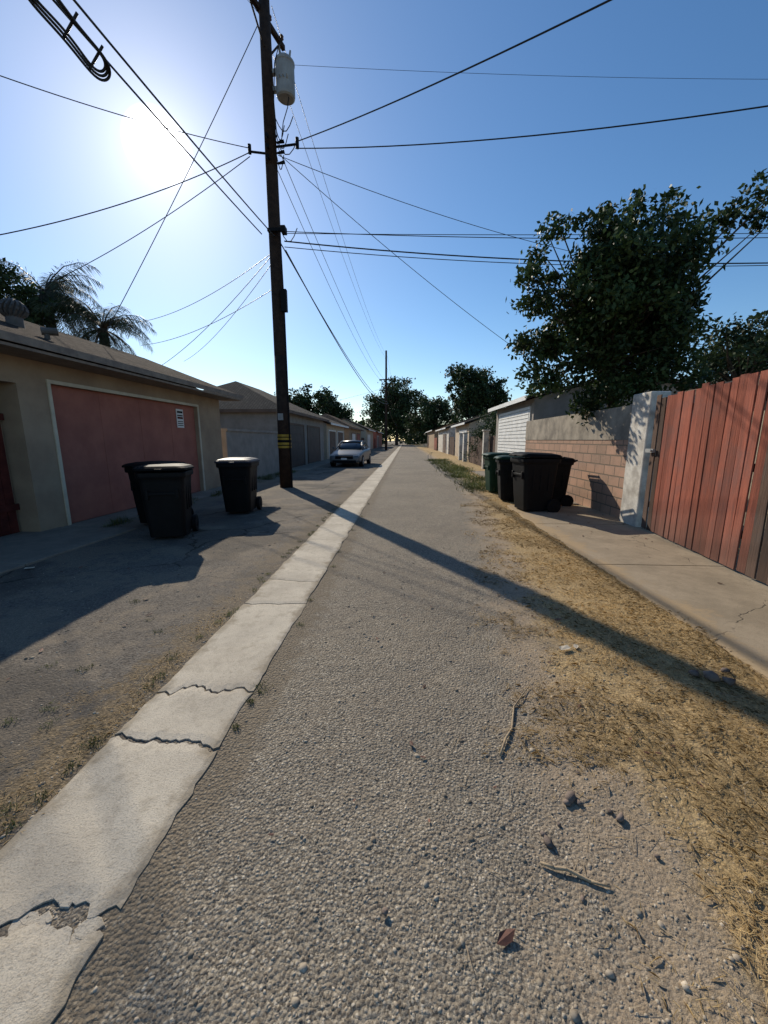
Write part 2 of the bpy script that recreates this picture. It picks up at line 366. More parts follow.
for q in range(16):
    bx=random.uniform(-1.46,-.95); by=jag(2,bx)+random.gauss(0,.02); s=random.choice([.012,.018,.03,.04]); a0=random.random()*6; n=6
    rr=[random.uniform(.65,1.15) for _ in range(n)]
    ring=lambda z,qq:[(bx+math.cos(a0+6.283*i/n)*s*qq*rr[i],by+math.sin(a0+6.283*i/n)*s*.8*qq*rr[i],z) for i in range(n)]
    zt=random.uniform(-.004,.004); rb.loft([ring(-.03,1),ring(zt,1),ring(zt+.002,.9)])
rb.obj('concrete_fragments',[M_strip])
M_peb=mat('pebble',(.37,.32,.25),(.20,.165,.125),20,.95,80,.3,.004,island=.5,spec=.1)
n=200; kk=rng.integers(0,3,n); bx=rng.uniform(-1.47,-.93,n); by=np.array([jag([2,2,3][k],b) for k,b in zip(kk,bx)])+rng.normal(size=n)*.015
stones('concrete_rubble',np.stack([bx,by,np.full(n,-.004)],1),rng.uniform(.002,.008,n),[M_peb],.5)

def slabs(name,x0,x1,y0,y1,joints,ztop,m):
    b=MB(); ys_=[y0]+joints+[y1]
    for i in range(len(ys_)-1): b.box(x0,x1,ys_[i]+.006,ys_[i+1]-.006,-.05,ztop+random.uniform(-.004,.004))
    return b.obj(name,[m],bevel=.008)
ap=MB(); J=[-2,1.4,4.6,6.9,8.9]
for a,c in zip(J[:-1],J[1:]):
    n_=int((c-a)/.06); L1=[]
    for i in range(n_+1):
        y=a+.006+(c-a-.012)*i/n_; e=.05*mn.noise(Vector((0,y*2.2,4)))+.025*mn.noise(Vector((0,y*11,4))); L1.append((2.32+e,y))
    zt=.024+random.uniform(-.004,.004)
    for i in range(n_):
        (xa,ya),(xb,yb)=L1[i],L1[i+1]
        ap.add([(xa,ya,zt-.006),(xa+.04,ya,zt),(4.35,ya,zt),(4.35,yb,zt),(xb+.04,yb,zt),(xb,yb,zt-.006),(xa,ya,-.05),(xb,yb,-.05)],[(0,1,4,5),(1,2,3,4),(6,0,5,7)])
    ap.add([(L1[0][0],L1[0][1],-.05),(4.35,L1[0][1],-.05),(4.35,L1[0][1],zt),(L1[0][0],L1[0][1],zt-.006)],[(0,1,2,3)])
ap.obj('concrete_apron',[M_apron])
slabs('concrete_apron',-6.5,-4.55,-2,6.15,[1.5,4.2],.03,M_apronL)
slabs('concrete_apron',-5.95,-5.25,6.2,12.3,[8,10],.03,M_apronL)
slabs('concrete_apron',3.2,4.6,9.2,19,[12,14,16.5],.02,M_apronL)
slabs('concrete_apron',-6.1,-4.9,19,45,[22,25,29,34,39],.02,M_apronL)

# ---------------------------------------------------------------- pebbles, straw, weeds
n=24000; yy=.3+5*rng.random(n)**1.6; xx=np.where(rng.random(n)<.78,rng.uniform(-.9,.0,n)+rng.random(n)*(edgef(yy)+.9),-1.49-3.2*rng.random(n)**1.8)
zz=np.array([hgt(a,b) for a,b in zip(xx,yy)])
stones('gravel',np.stack([xx,yy,zz-.001],1),rng.uniform(.002,.0066,n)*np.where(rng.random(n)<.04,2,1),[M_peb])
M_rock=mat('rock',(.20,.15,.12),(.12,.095,.08),15,.9,60,.5,.006,island=.4)
RP=np.array([(.712,1.42,.012),(.74,1.40,.01),(.69,1.40,.01),(.552,1.227,.012),(.545,1.26,.01),(.876,1.34,.014),(.85,1.37,.01),(1.95,2.32,.03),(2.03,2.28,.025),(1.88,2.36,.02),(2.1,2.4,.02),(.62,1.3,.01),(.8,1.55,.01),(.93,1.2,.01),(.6,1.05,.008),(-.05,.98,.01)])
stones('rock',RP,np.array([.026,.018,.018,.018,.015,.02,.012,.05,.035,.03,.03,.01,.012,.012,.01,.012]),[M_rock],.55)

def blades(P,Lr,Wd,tilt,name,m,bend=.3):
    n=len(P); th=rng.uniform(0,6.28,n); e=rng.uniform(*tilt,n); L=rng.uniform(*Lr,n)[:,None]
    d=np.stack([np.cos(th)*np.cos(e),np.sin(th)*np.cos(e),np.sin(e)],1); q=np.stack([-np.sin(th),np.cos(th),np.zeros(n)],1)*Wd*rng.uniform(.6,1.2,(n,1))
    mid=P+d*L*.55; d2=unit(d+np.array([0,0,-bend])+rng.normal(size=(n,3))*.2); tip=mid+d2*L*.45
    V=np.stack([P-q/2,P+q/2,mid+q*.4,tip,mid-q*.4],1).reshape(-1,3)
    return fast(name,V,5,[m])
N=190000
yy=.45+ (22)*rng.random(N)**2.3; u=rng.random(N)
xmax=np.where(yy<9,2.38,3.3); e=edgef(yy); xx=e-.25+(xmax-e+.25)*u**.85
dens=np.array([mn.noise(Vector((a*1.5,b*1.5,3)))+.7*mn.noise(Vector((a*5,b*5,7)))+.4*mn.noise(Vector((a*14,b*14,7))) for a,b in zip(xx,yy)])
keep=(dens+ (xx-e-.30)*.8+rng.normal(size=N)*.2)>.05
keep&=~((yy<1.6)&(xx<.95+rng.normal(size=N)*.18))
xx,yy=xx[keep],yy[keep]; zz=np.array([hgt(a,b) for a,b in zip(xx,yy)])+.001
blades(np.stack([xx,yy,zz+rng.random(len(xx))*.010],1),(.015,.065),.0021,(-.05,.5),'dry_grass',M_straw,.5)
def tufts(name,pts,m,per=45,h=(.03,.1),sp=.04,w=.004,tl=(.5,1.5)):
    A=[]
    for (x,y,s) in pts:
        c=rng.normal(size=(per,2))*sp*s; A.append(np.stack([x+c[:,0],y+c[:,1],np.full(per,.0)],1))
    return blades(np.concatenate(A),h,w,tl,name,m,.4)
pts=[(-.88+random.uniform(-.01,.03),y,random.uniform(.3,.8)) for y in (1.75,1.95,2.05,2.1,2.9,3.4,4.4,5.0,6.3,7.5,9)]
pts+=[(-1.50-random.uniform(0,.08),random.uniform(.9,9),.7) for _ in range(40)]
pts+=[(random.uniform(-2.6,-1.6),random.uniform(1,3.5),.8) for _ in range(14)]
tufts('weeds',pts,M_weed,40,(.01,.035),.03,.003)
pts=[(random.uniform(1.9,3.1),random.uniform(11,30),1.6) for _ in range(170)]
tufts('green_grass',pts,M_weed,60,(.05,.22),.12,.012)
pts=[(random.uniform(-5.3,-5.1),random.uniform(6.3,12),1) for _ in range(26)]+[(random.uniform(-5.8,-5.2),random.uniform(12.5,19),1.6) for _ in range(50)]
tufts('weeds',pts,M_weed,40,(.04,.18),.06,.006)
pts=[]
for _ in range(400):
    x=-1.52-abs(random.gauss(0,.2)); y=random.uniform(.5,3.4)
    if mn.noise(Vector((x*3,y*3,11)))>.02: pts.append((x,y,1))
tufts('dry_grass',pts,M_straw,14,(.012,.035),.05,.002,(0,.7))
pts=[(2.33+random.gauss(0,.06),random.uniform(1.2,8.8),1) for _ in range(260)]
tufts('dry_grass',pts,M_straw,25,(.02,.06),.06,.0025,(0,.9))
M_twig=mat('twig',(.40,.31,.20),(.27,.20,.13),20,.9,60,.4)
s=MB()
s.tube([(.469,1.63,.012),(.52,1.73,.020),(.57,1.80,.018),(.63,1.98,.014),(.70,2.07,.022),(.78,2.18,.02)],[.005,.006,.006,.005,.003,.002],7)
s.tube([(.63,1.98,.014),(.56,2.07,.02)],[.003,.0015],6)
s.obj('fallen_twig',[M_twig],smooth=True)
s=MB(); s.tube([(.498,1.154,.012),(.54,1.135,.016),(.58,1.13,.02),(.65,1.10,.014),(.708,1.087,.014)],[.004,.006,.006,.005,.003],7); s.tube([(.60,1.12,.016),(.63,1.16,.02)],[.003,.001],6)
s.obj('fallen_twig',[M_twig],smooth=True)
n=420; A=np.stack([rng.uniform(.2,2.1,n),rng.uniform(.7,4.5,n),np.full(n,.012)],1); th=rng.uniform(0,6.28,n); d=np.stack([np.cos(th),np.sin(th),rng.uniform(-.1,.15,n)],1)*rng.uniform(.01,.05,(n,1)); q=np.stack([-np.sin(th),np.cos(th),np.zeros(n)],1)*.0018
fast('twig_litter',np.stack([A-d-q,A+d-q*.4,A+d+q*.4,A-d+q],1).reshape(-1,3),4,[M_twig])
M_dl=mat('dead_leaf',(.17,.075,.045),(.09,.04,.03),20,.7,40,.2,island=.5)
lf=MB()
LL=[(.319,.93,.035,.5),(1.0,2.0,.02,1),(-.2,2.7,.018,2),(.1,1.6,.015,3),(1.3,3.1,.03,.3),(-.5,1.2,.012,0),(.25,3.3,.02,4),(-2.2,3,.03,1),(-2.6,2.4,.025,2)]
LL+=[(random.uniform(-.6,2.2),random.uniform(1,6),random.uniform(.008,.02),random.uniform(0,6)) for _ in range(60)]
LL+=[(random.uniform(-5,-1.6),random.uniform(2,8),random.uniform(.01,.03),random.uniform(0,6)) for _ in range(60)]
LL+=[(random.uniform(2.4,4),random.uniform(3.5,8.5),random.uniform(.01,.03),random.uniform(0,6)) for _ in range(50)]
for (x,y,r,a) in LL:
    P=[(-1,0,.2),(-.3,.45,.5),(.5,.4,.35),(1.1,0,.6),(.4,-.45,.2),(-.4,-.4,.1)]
    zb=.026 if x>2.35 else (.03 if x<-4.55 else .010)
    c,s_=math.cos(a),math.sin(a); lf.add([(x+(p[0]*c-p[1]*s_)*r,y+(p[0]*s_+p[1]*c)*r,zb+p[2]*r*.6) for p in P],[(0,1,2,3),(0,3,4,5)])
lf.obj('dead_leaves',[M_dl])
lf=MB()
for (x,y,r,a) in [(1.17,2.63,.045,.3),(1.26,2.66,.03,1),(-4.4,4.1,.05,.3)]:
    P=[(-1,-.4,.1),(.2,-.6,.4),(1,-.2,.2),(.8,.5,.5),(-.2,.6,.2),(-1,.3,.5)]
    c,s_=math.cos(a),math.sin(a); lf.add([(x+(p[0]*c-p[1]*s_)*r,y+(p[0]*s_+p[1]*c)*r,.015+p[2]*r*.4) for p in P],[(0,1,2,3),(0,3,4,5)])
lf.obj('paper_litter',[mat('paper',(.6,.52,.40),(.45,.38,.28),9,.8,40,.2)])

# ---------------------------------------------------------------- buildings
def gable(b,x0,x1,y0,y1,eave,ridge,oh,mi,mif,th=.09,xr=None,hip=0):
    xr=(x0+x1)/2 if xr is None else xr
    ya,yb=y0-oh*.7,y1+oh*.7
    for (xe,sg) in ((x0,-1),(x1,1)):
        xo=xe+sg*oh; zo=eave
        v=[(xo,ya,zo),(xr,ya+hip,ridge),(xr,yb-hip,ridge),(xo,yb,zo)]
        vb=[(x,y,z-th) for x,y,z in v]
        b.add(v+vb,[(0,1,2,3),(7,6,5,4),(1,0,4,5),(2,1,5,6),(3,2,6,7)] if sg<0 else [(3,2,1,0),(4,5,6,7),(0,4,5,1),(1,5,6,2),(2,6,7,3)],mi)
        b.box(min(xo,xo+sg*.025),max(xo,xo+sg*.025),ya,yb,zo-th-.05,zo+.01,mif)
    if hip:
        for (y,q) in((ya,hip),(yb,-hip)):
            b.add([(x0-oh,y,eave-.003),(x1+oh,y,eave-.003),(xr,y+q,ridge-.003)],[(0,1,2)],mi)
            b.box(x0-oh,x1+oh,y-.02,y-.002,eave-th-.05,eave+.01,mif)
def house(name,x0,x1,y0,y1,eave,ridge,walls,roof,fascia,doors,face,oh=.4,hip=0):
    kids=[]
    w=MB(); w.box(x0,x1,y0,y1,-.05,eave-.06)
    xr=(x0+x1)/2
    if not hip:
        for y in (y0,y1):
            w.add([(x0,y,eave-.06),(x1,y,eave-.06),(xr,y,ridge-.1)],[(0,1,2)])
    kids.append(w.obj('walls',[walls]))
    r=MB(); gable(r,x0,x1,y0,y1,eave,ridge,oh,0,1,hip=hip); kids.append(r.obj('roof',[roof,fascia]))
    X=x1 if face>0 else x0
    for (a,c,h,m) in doors:
        d=MB(); t=.02; q=X+face*t
        d.box(min(X-face*.02,q),max(X-face*.02,q),a,c,.03,h,0)
        k=5
        for i in range(k):
            z=.05+(h-.1)*i/k; d.box(min(q,q+face*.012),max(q,q+face*.012),a+.04,c-.04,z+.02,z+(h-.1)/k-.02,0)
        e1,e2=min(X,X+face*.05),max(X,X+face*.05)
        d.box(e1,e2,a-.1,a-.002,0,h+.1,1); d.box(e1,e2,c+.002,c+.1,0,h+.1,1); d.box(e1,e2,a,c,h+.002,h+.1,1)
        kids.append(d.obj('garage_door',[m,fascia]))
    return group(name,((x0+x1)/2,(y0+y1)/2,0),kids)

# salmon garage (left foreground)
k=[]
w=MB()
X=-5.9
w.box(-11,X-.35,1,12.3,-.05,2.78)
w.box(X-.35,X,5.78,6.35,-.05,2.78); w.box(X-.35,X,10.95,12.3,-.05,2.78); w.box(X-.35,X,6.35,10.95,2.42,2.78)
w.box(X-.35,X,1,4.3,-.05,2.78); w.box(X-.35,X,4.3,5.78,2.35,2.78)
w.add([(-11,12.3,2.78),(X,12.3,2.78),(-8.45,12.3,4.0)],[(0,1,2)]); w.add([(-11,1,2.78),(X,1,2.78),(-8.45,1,4.0)],[(0,1,2)])
k.append(w.obj('walls',[M_stucco]))
d=MB(); d.box(X-.349,X-.10,6.352,10.948,.02,2.418)
for i in range(1,4):
    yj=6.35+i*1.15; d.box(X-.10,X-.096,yj-.006,yj+.006,.05,2.40)
k.append(d.obj('garage_door',[M_salmon]))
d=MB(); d.box(X,X+.02,6.29,6.35,0,2.48); d.box(X,X+.02,10.95,11.01,0,2.48); d.box(X,X+.02,6.352,10.948,2.42,2.48)
k.append(d.obj('door_trim',[mat('trim_cream',(.62,.55,.42),(.5,.44,.33),3,.7,40,.2)]))
d=MB()
yy_=4.33
while yy_<5.7: d.box(X-.345,X-.30,yy_,yy_+.13,.04,2.30); yy_+=.14
d.box(X-.30,X-.27,4.32,5.76,.4,.5); d.box(X-.30,X-.27,4.32,5.76,1.8,1.9)
k.append(d.obj('side_gate',[M_redgate]))
r=MB(); gable(r,-11,X,1,12.3,2.90,4.1,.6,0,1,th=.05,xr=-8.45)
r.box(X+.003,X+.59,.7,12.65,2.74,2.78,1)
k.append(r.obj('roof',[M_shingle,mat('fascia_paint',(.26,.21,.165),(.17,.135,.11),6,.8,40,.3)]))
v=MB(); vx,vy,vz=-6.75,6.78,3.34
v.cyl((vx,vy,vz-.1),(vx,vy,vz+.22),.12,.12,16)
for i in range(16):
    a=6.283*i/16
    pts_=[(vx+math.cos(a+j*.12)*.19*math.sin(math.pi*(.15+.7*j/5)),vy+math.sin(a+j*.12)*.19*math.sin(math.pi*(.15+.7*j/5)),vz+.22+.28*j/5) for j in range(6)]
    v.tube(pts_,[.022]*6,4)
v.cyl((vx,vy,vz+.49),(vx,vy,vz+.53),.11,.05,16)
v.cyl((vx,vy,vz+.22),(vx,vy,vz+.49),.12,.10,12)
v.cyl((-5.95,6.5,2.95),(-5.95,6.5,3.26),.04,.04,10); v.cyl((-6.0,6.45,3.26),(-5.84,6.6,3.28),.06,.06,10)
k.append(v.obj('roof_vent',[mat('vent_metal',(.13,.11,.10),(.08,.07,.06),6,.7,30,.2)],smooth=False))
s=MB(); s.box(X-.092,X-.08,10.05,10.36,1.82,2.30,0)
for i,(zz_,hh) in enumerate([(2.2,.05),(2.12,.03),(2.05,.05),(1.97,.02),(1.92,.02),(1.87,.02)]): s.box(X-.08,X-.078,10.08,10.33,zz_,zz_+hh,1 if i!=2 else 2)
k.append(s.obj('parking_sign',[M_white,M_black,M_redgate]))
group('stucco_garage',(-8.4,6.6,0),k)

wl=MB(); wl.box(-6.15,-5.95,12.75,18.6,-.05,1.8); wl.box(-6.2,-5.9,12.75,18.6,1.8,1.88)
wl.obj('block_wall',[M_greywall])
house('garage_building',-13,-6.1,19,29,2.95,4.75,M_greywall,M_shingle2,M_brown,[(20,23.2,2.3,M_darkdoor),(24.2,27.5,2.3,M_darkdoor)],1,hip=3.4)
house('garage_building',-12,-6.1,30.2,39,2.8,4.1,M_cream,M_shingle2,M_white,[(31,34,2.2,M_brown),(35,38,2.2,M_brown)],1)
house('garage_building',-12,-5.9,41,52,2.8,4.4,M_stucco,M_shingle,M_brown,[(43,46,2.2,M_white),(47.5,50.5,2.2,M_salmon)],1,hip=3)
house('garage_building',-12,-5.6,56,68,3,4.6,M_cream,M_shingle2,M_white,[(58,62,2.2,M_white)],1)
house('garage_building',-12,-5.4,72,90,3,4.4,M_salmon,M_shingle,M_white,[(75,79,2.2,M_brown)],1)
house('bungalow_house',-26,-15,15,28,3.1,5.0,M_cream,M_shingle2,M_white,[],1,hip=4)
house('bungalow_house',-27,-16,34,48,3.1,5.0,M_stucco,M_shingle,M_white,[],1)
house('white_garage',4.35,10.5,13.75,19.2,2.95,3.75,M_greywall,M_shingle2,M_white,[(14.1,18.4,2.55,M_white)],-1,oh=.35)
house('garage_building',4.8,10.5,30,38,2.8,3.9,M_cream,M_shingle2,M_white,[(31,35,2.2,M_white)],-1)
house('garage_building',4.6,10.5,42,55,2.8,4.0,M_whitestucco,M_shingle2,M_white,[(44,48,2.2,M_brown)],-1)
house('garage_building',4.4,10,60,80,3,4.2,M_stucco,M_shingle,M_white,[],-1)
house('bungalow_house',7.7,14,4.5,10.6,2.75,3.55,M_cream,M_shingle2,M_brown,[],-1)
house('bungalow_house',15,24,24,38,3.1,5.2,M_cream,M_shingle2,M_white,[],-1)
s=MB()
for i in range(18): s.box(4.29,4.312,14.12,18.38,.1+i*.135,.1+i*.135+.105)
s.obj('door_slats',[M_white],parent=bpy.data.objects['white_garage']); o=bpy.data.objects['door_slats']; o.location=(-7.425,-16.475,0)

w=MB(); w.box(4.10,4.28,7.25,13.6,-.05,1.5,0); w.box(4.085,4.295,7.252,13.6,1.503,2.12,1)
w.obj('block_wall',[M_block,M_band])
p=MB()
rings=[]
for i in range(13):
    z=-.05+2.33*i/12; j=lambda q:.012*mn.noise(Vector((q,z*3,1)))
    rings.append([(3.98+j(1),6.72+j(2),z),(4.3,6.72+j(3),z),(4.3,7.24+j(4),z),(3.98+j(5),7.24+j(6),z)])
p.loft(rings); p.obj('white_pillar',[M_whitestucco],bevel=.02)
# wooden fence
f=MB(); f2=MB(); A=Vector((3.12,-1.0)); B=Vector((4.02,6.66)); Ld=(B-A).length; dr=(B-A)/Ld; ang_=math.atan2(dr.y,dr.x)
tpos=0
while tpos<Ld-.1:
    wv=random.uniform(.125,.148); c=A+dr*(tpos+wv/2); h=2.13+random.uniform(-.035,.03)+.02*math.sin(tpos*1.3)
    off=random.uniform(-.010,.008); nn=Vector((dr.y,-dr.x))
    Mt=Matrix.Rotation(ang_,3,'Z')@Matrix.Rotation(random.uniform(-.014,.014),3,'Y')@Matrix.Rotation(random.uniform(-.08,.08),3,'Z')
    bb=f2 if c.y<4.3 or c.y>6.25 or random.random()<.04 else f
    bb.obox((c.x-nn.x*off,c.y-nn.y*off,.05+h/2),(wv-.006,.018,h),Mt)
    tpos+=wv+random.uniform(.002,.011)
M3=Matrix.Rotation(ang_,3,'Z'); mid=(A+B)/2
rl=MB()
for z in (.45,1.2,1.95): rl.obox((mid.x+.05,mid.y,z),(Ld,.04,.09),M3)
for t in np.arange(0,Ld,2.0): c=A+dr*t; rl.obox((c.x+.11,c.y,1.1),(.09,.09,2.1),M3)
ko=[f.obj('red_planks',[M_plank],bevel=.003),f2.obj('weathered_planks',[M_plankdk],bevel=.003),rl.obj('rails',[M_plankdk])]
h=MB(); h.box(3.93,3.965,6.42,6.62,1.30,1.36); h.cyl((3.94,6.45,1.33),(3.90,6.45,1.33),.02,.02,8); ko.append(h.obj('latch',[M_metal]))
group('wooden_fence',(3.6,2.8,0),ko)
def pfence(name,x,y0,y1,h,m):
    b=MB(); y=y0
    while y<y1: b.box(x,x+.02,y,y+.145,-.02,h+random.uniform(-.03,.03)); y+=.15
    for z in(.4,h-.4): b.box(x+.02,x+.06,y0,y1,z,z+.08)
    b.obj(name,[m])
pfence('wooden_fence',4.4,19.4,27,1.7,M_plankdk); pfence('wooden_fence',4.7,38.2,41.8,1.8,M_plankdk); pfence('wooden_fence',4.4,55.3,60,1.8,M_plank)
pfence('wooden_fence',-5.9,52.3,55.8,1.8,M_plankdk); pfence('wooden_fence',-5.5,68.2,71.8,1.8,M_plank)
for yv in (20.5,27.4,29.6):
    p=MB(); p.box(4.05,4.3,yv,yv+.3,-.05,1.95); p.box(4.0,4.35,yv-.05,yv+.35,1.95,2.02); p.obj('white_gate_post',[M_whitestucco],bevel=.01)

# ---------------------------------------------------------------- trees
def crown_tree(name,base,cc,rad,ncl,nl,L,Wd,clr,lm,trunk_r=.15,extra=[],drp=.2):
    b=MB(); base=Vector(base); cc=Vector(cc); top=Vector((cc.x,cc.y,cc.z-rad[2]*.6))
    b.tube([base,base.lerp(top,.5)+Vector((random.uniform(-.1,.1),random.uniform(-.1,.1),0)),top],[trunk_r*1.25,trunk_r,trunk_r*.85],10)
    Cs=[]
    for i in range(ncl):
        d=unit(rng.normal(size=(1,3)))[0]; r=rng.random()**.45
        bumpy=1+.25*mn.noise(Vector(d*2.2)+Vector((base.x,0,0)))
        p=np.array(cc)+d*r*bumpy*np.array(rad); Cs.append((p,clr*rng.uniform(.6,1.25)))
    for e in extra: Cs.append((np.array(e[:3]),e[3]))
    for p,_ in Cs:
        p=Vector(p); m=top.lerp(p,.5)+Vector((random.gauss(0,.12),random.gauss(0,.12),random.uniform(-.2,.25)))*rad[2]*.4
        b.tube([top,m,p],[trunk_r*.35,trunk_r*.18,trunk_r*.06],5)
    bo=b.obj(name,[M_bark,lm],smooth=True)
    tot=sum(c[1]**2 for c in Cs); A=[]
    for p,r in Cs:
        k=max(20,int(nl*r*r/tot)); sub=rng.normal(size=(6,3))*r*.5
        o=sub[rng.integers(0,6,k)]+rng.normal(size=(k,3))*r*.33*np.array([1,1,.75]); A.append(p+o)
    lo_=fast(name+'_leaves',leaves(np.concatenate(A),L,Wd,drp),4,[M_bark,lm],np.ones(sum(len(a) for a in A),dtype=np.int32))
    return join([bo,lo_],name)
ex=[(2.95+random.gauss(0,.1),9.4,4.6,.4),(2.7,9.4,5.0,.33),(2.9,9.4,5.5,.28),(3.3,9.3,5.75,.28),(2.75,9.6,3.7,.42),(2.95,9.5,3.1,.4),(3.2,9.4,2.75,.4),
    (3.2,9.4,6.1,.14),(2.95,9.4,5.95,.14),(4.1,9.3,6.1,.18),(4.7,9.2,6.4,.16),
    (5.9,8.9,5.7,.3),(6.25,8.8,5.85,.26),(6.6,8.7,6.0,.24),(6.95,8.6,6.2,.2),(7.2,8.5,6.4,.16),(6.75,8.6,5.55,.2),(7.1,8.5,5.8,.16),
    (4.6,9.0,6.0,.3),(5.2,8.9,6.05,.28),(3.9,9.1,5.8,.3),(3.9,9.2,2.5,.4),(4.4,9,2.5,.45),(4.9,8.9,2.5,.5),(5.4,8.8,2.6,.5),(5.8,8.8,2.8,.45)]
crown_tree('citrus_tree',(5.0,9.6,-.05),(4.55,9.3,4.15),(1.65,1.4,1.5),74,42000,.12,.065,.42,M_leaf,.12,extra=ex,drp=.5)
crown_tree('backyard_tree',(14.5,18,-.05),(14.3,17.8,4.6),(2.6,2.4,1.9),40,9000,.2,.11,.7,M_leafdk,.2)
crown_tree('backyard_tree',(9.4,54,-.05),(9.2,54,7.2),(4.3,4.3,3.8),60,16000,.42,.24,1.1,M_leafdk,.3)
crown_tree('backyard_tree',(-2.5,112,-.05),(-2.5,112,10),(8,7,7),70,16000,.75,.4,2.0,M_leafdk,.4)
crown_tree('backyard_tree',(-16,62,-.05),(-16,62,6.5),(4.5,4,3.2),50,9000,.45,.25,1.1,M_leafdk,.3)
crown_tree('backyard_tree',(-13,66,-.05),(-12,66,5.8),(3,3,2.6),40,6000,.4,.22,.9,M_leafdk,.3)
crown_tree('backyard_tree',(5.5,84,-.05),(5.5,84,6.0),(5,4,3.6),50,9000,.6,.3,1.3,M_leafdk,.3)
crown_tree('hedge_bush',(5.2,23.5,-.05),(5.1,23.5,1.5),(.9,3.6,1.2),40,9000,.13,.07,.5,M_leafdk,.06)
crown_tree('hedge_bush',(-14.5,13,-.05),(-14.2,13.6,5.7),(1.8,1.5,1.7),45,18000,.16,.08,.55,M_leafdk,.12)
A=[]
for i in range(150):
    a=random.uniform(-1.2,1.2); R=random.uniform(120,190); x=math.sin(a)*R; y=math.cos(a)*R
    r=random.uniform(3,6.5); n=220; A.append(np.array([x,y,r*.75])+unit(rng.normal(size=(n,3)))*r*rng.random((n,1))**.4*np.array([1.3,1.3,.9]))
fast('distant_trees',leaves(np.concatenate(A),1.5,.9),4,[M_leafdk])
def palm(name,base,top,nf,Lf,lm):
    b=MB(); b.tube([base,((base[0]+top[0])/2+.1,(base[1]+top[1])/2,(base[2]+top[2])/2),top],[.22,.17,.16],10)
    top=np.array(top); A=[]
    for i in range(nf):
        a=random.uniform(0,6.283); e=random.uniform(-.7,1.2); L_=Lf*random.uniform(.8,1.1)
        p=top.copy(); d=np.array([math.cos(a)*math.cos(e),math.sin(a)*math.cos(e),math.sin(e)]); pts=[p]
        K=16
        for j in range(K):
            d=d+np.array([0,0,-.09-.06*j/K]); d/=np.linalg.norm(d); p=p+d*L_/K; pts.append(p)
            side=np.cross(d,[0,0,1]); side/=np.linalg.norm(side)+1e-6
            if j>1:
                for sg in(-1,1):
                    for q in range(4):
                        ll=Lf*.32*math.sin(math.pi*(j+.5)/(K+1))**.6*random.uniform(.8,1.1)
                        o=p-d*L_/K*q*.25; t_=o+side*sg*ll*.7+d*ll*.35+np.array([0,0,-ll*random.uniform(.1,.8)])
                        w=d*.011*Lf/2; m_=(o+t_)/2+np.array([0,0,ll*.08]); A+= [o-w,m_-w,t_,m_+w]
        b.tube([Vector(q) for q in pts[::4]],[.03,.022,.016,.01,.005],4)
    bo=b.obj(name,[M_bark,lm],smooth=True)
    V=np.array(A); lo_=fast(name+'_l',V,4,[M_bark,lm],np.ones(len(V)//4,dtype=np.int32)); return join([bo,lo_],name)
palm('palm_tree',(-13.2,14.7,-.05),(-13.2,14.6,6.8),40,2.2,M_palm)
palm('palm_tree',(-11.2,14.6,-.05),(-11.1,14.5,5.5),36,1.8,M_palm)

# ---------------------------------------------------------------- utility pole
px,py=-3.82,12.2
k=[]
b=MB(); b.tube([(px,py,-.05),(px,py,4),(px,py,9),(px,py,13.3)],[.205,.185,.165,.14],18); k.append(b.obj('pole_shaft',[M_wood],smooth=True))
b=MB(); a0=Vector((-4.12,11.15,12.6)); a1=Vector((-3.5,13.2,12.6)); dd=(a1-a0); an=math.atan2(dd.y,dd.x)
b.obox(((a0+a1)/2)+Vector((-.12,0,0)),(dd.length,.10,.12),Matrix.Rotation(an,3,'Z'))
b.cyl((px,py+.15,11.7),(-3.6,12.95,12.55),.025,.025,6); b.cyl((px,py-.15,11.7),(-4.05,11.5,12.55),.025,.025,6)
k.append(b.obj('crossarm',[M_wood]))
b=MB()
for t in (.04,.3,.7,.96):
    c=a0.lerp(a1,t)+Vector((-.12,0,.06)); b.cyl(c,c+Vector((0,0,.1)),.02,.02,8); 
    for z in (.1,.16): b.cyl(c+Vector((0,0,z)),c+Vector((0,0,z+.04)),.06,.03,10)
k.append(b.obj('insulators',[mat('porcelain',(.25,.16,.12),None,5,.3,30,0)]))
b=MB(); tx,ty=px+.48,py+.02
n=20
rg=lambda r,z:[(tx+math.cos(6.283*i/n)*r,ty+math.sin(6.283*i/n)*r,z) for i in range(n)]
b.loft([rg(.20,10.62),rg(.24,10.65),rg(.25,10.7),rg(.25,11.38),rg(.265,11.4),rg(.265,11.45),rg(.2,11.53)])
b.cyl((tx-.08,ty-.05,11.5),(tx-.12,ty-.08,11.8),.04,.025,8); b.cyl((tx+.1,ty+.05,11.5),(tx+.14,ty+.1,11.8),.04,.025,8)
b.box(px+.12,tx-.2,ty-.06,ty+.06,10.8,10.9); b.box(px+.12,tx-.2,ty-.06,ty+.06,11.2,11.3)
for q in range(3): b.cyl((tx+.12-.1*q,ty-.22,10.95),(tx+.12-.1*q,ty-.31,10.98),.02,.015,6)
k.append(b.obj('transformer',[M_metal],smooth=False))
b=MB()
for z in (9.1,9.35,9.6):
    b.cyl((px,py-.2,z),(px,py-.32,z),.03,.05,8); b.cyl((px+.17,py,z),(px+.38,py,z+.03),.025,.045,8)
b.cyl((px-.1,py,9.35),(px-.62,py+.05,9.45),.03,.03,8); b.cyl((px-.62,py+.05,9.4),(px-.62,py+.05,9.62),.05,.05,8); b.cyl((px+.1,py,9.5),(px+.75,py,9.55),.03,.03,8); b.cyl((px+.75,py,9.45),(px+.75,py,9.7),.05,.05,8)
b.box(px-.12,px+.42,py-.3,py-.2,7.28,7.36); b.box(px+.3,px+.42,py-.42,py-.2,7.2,7.36)
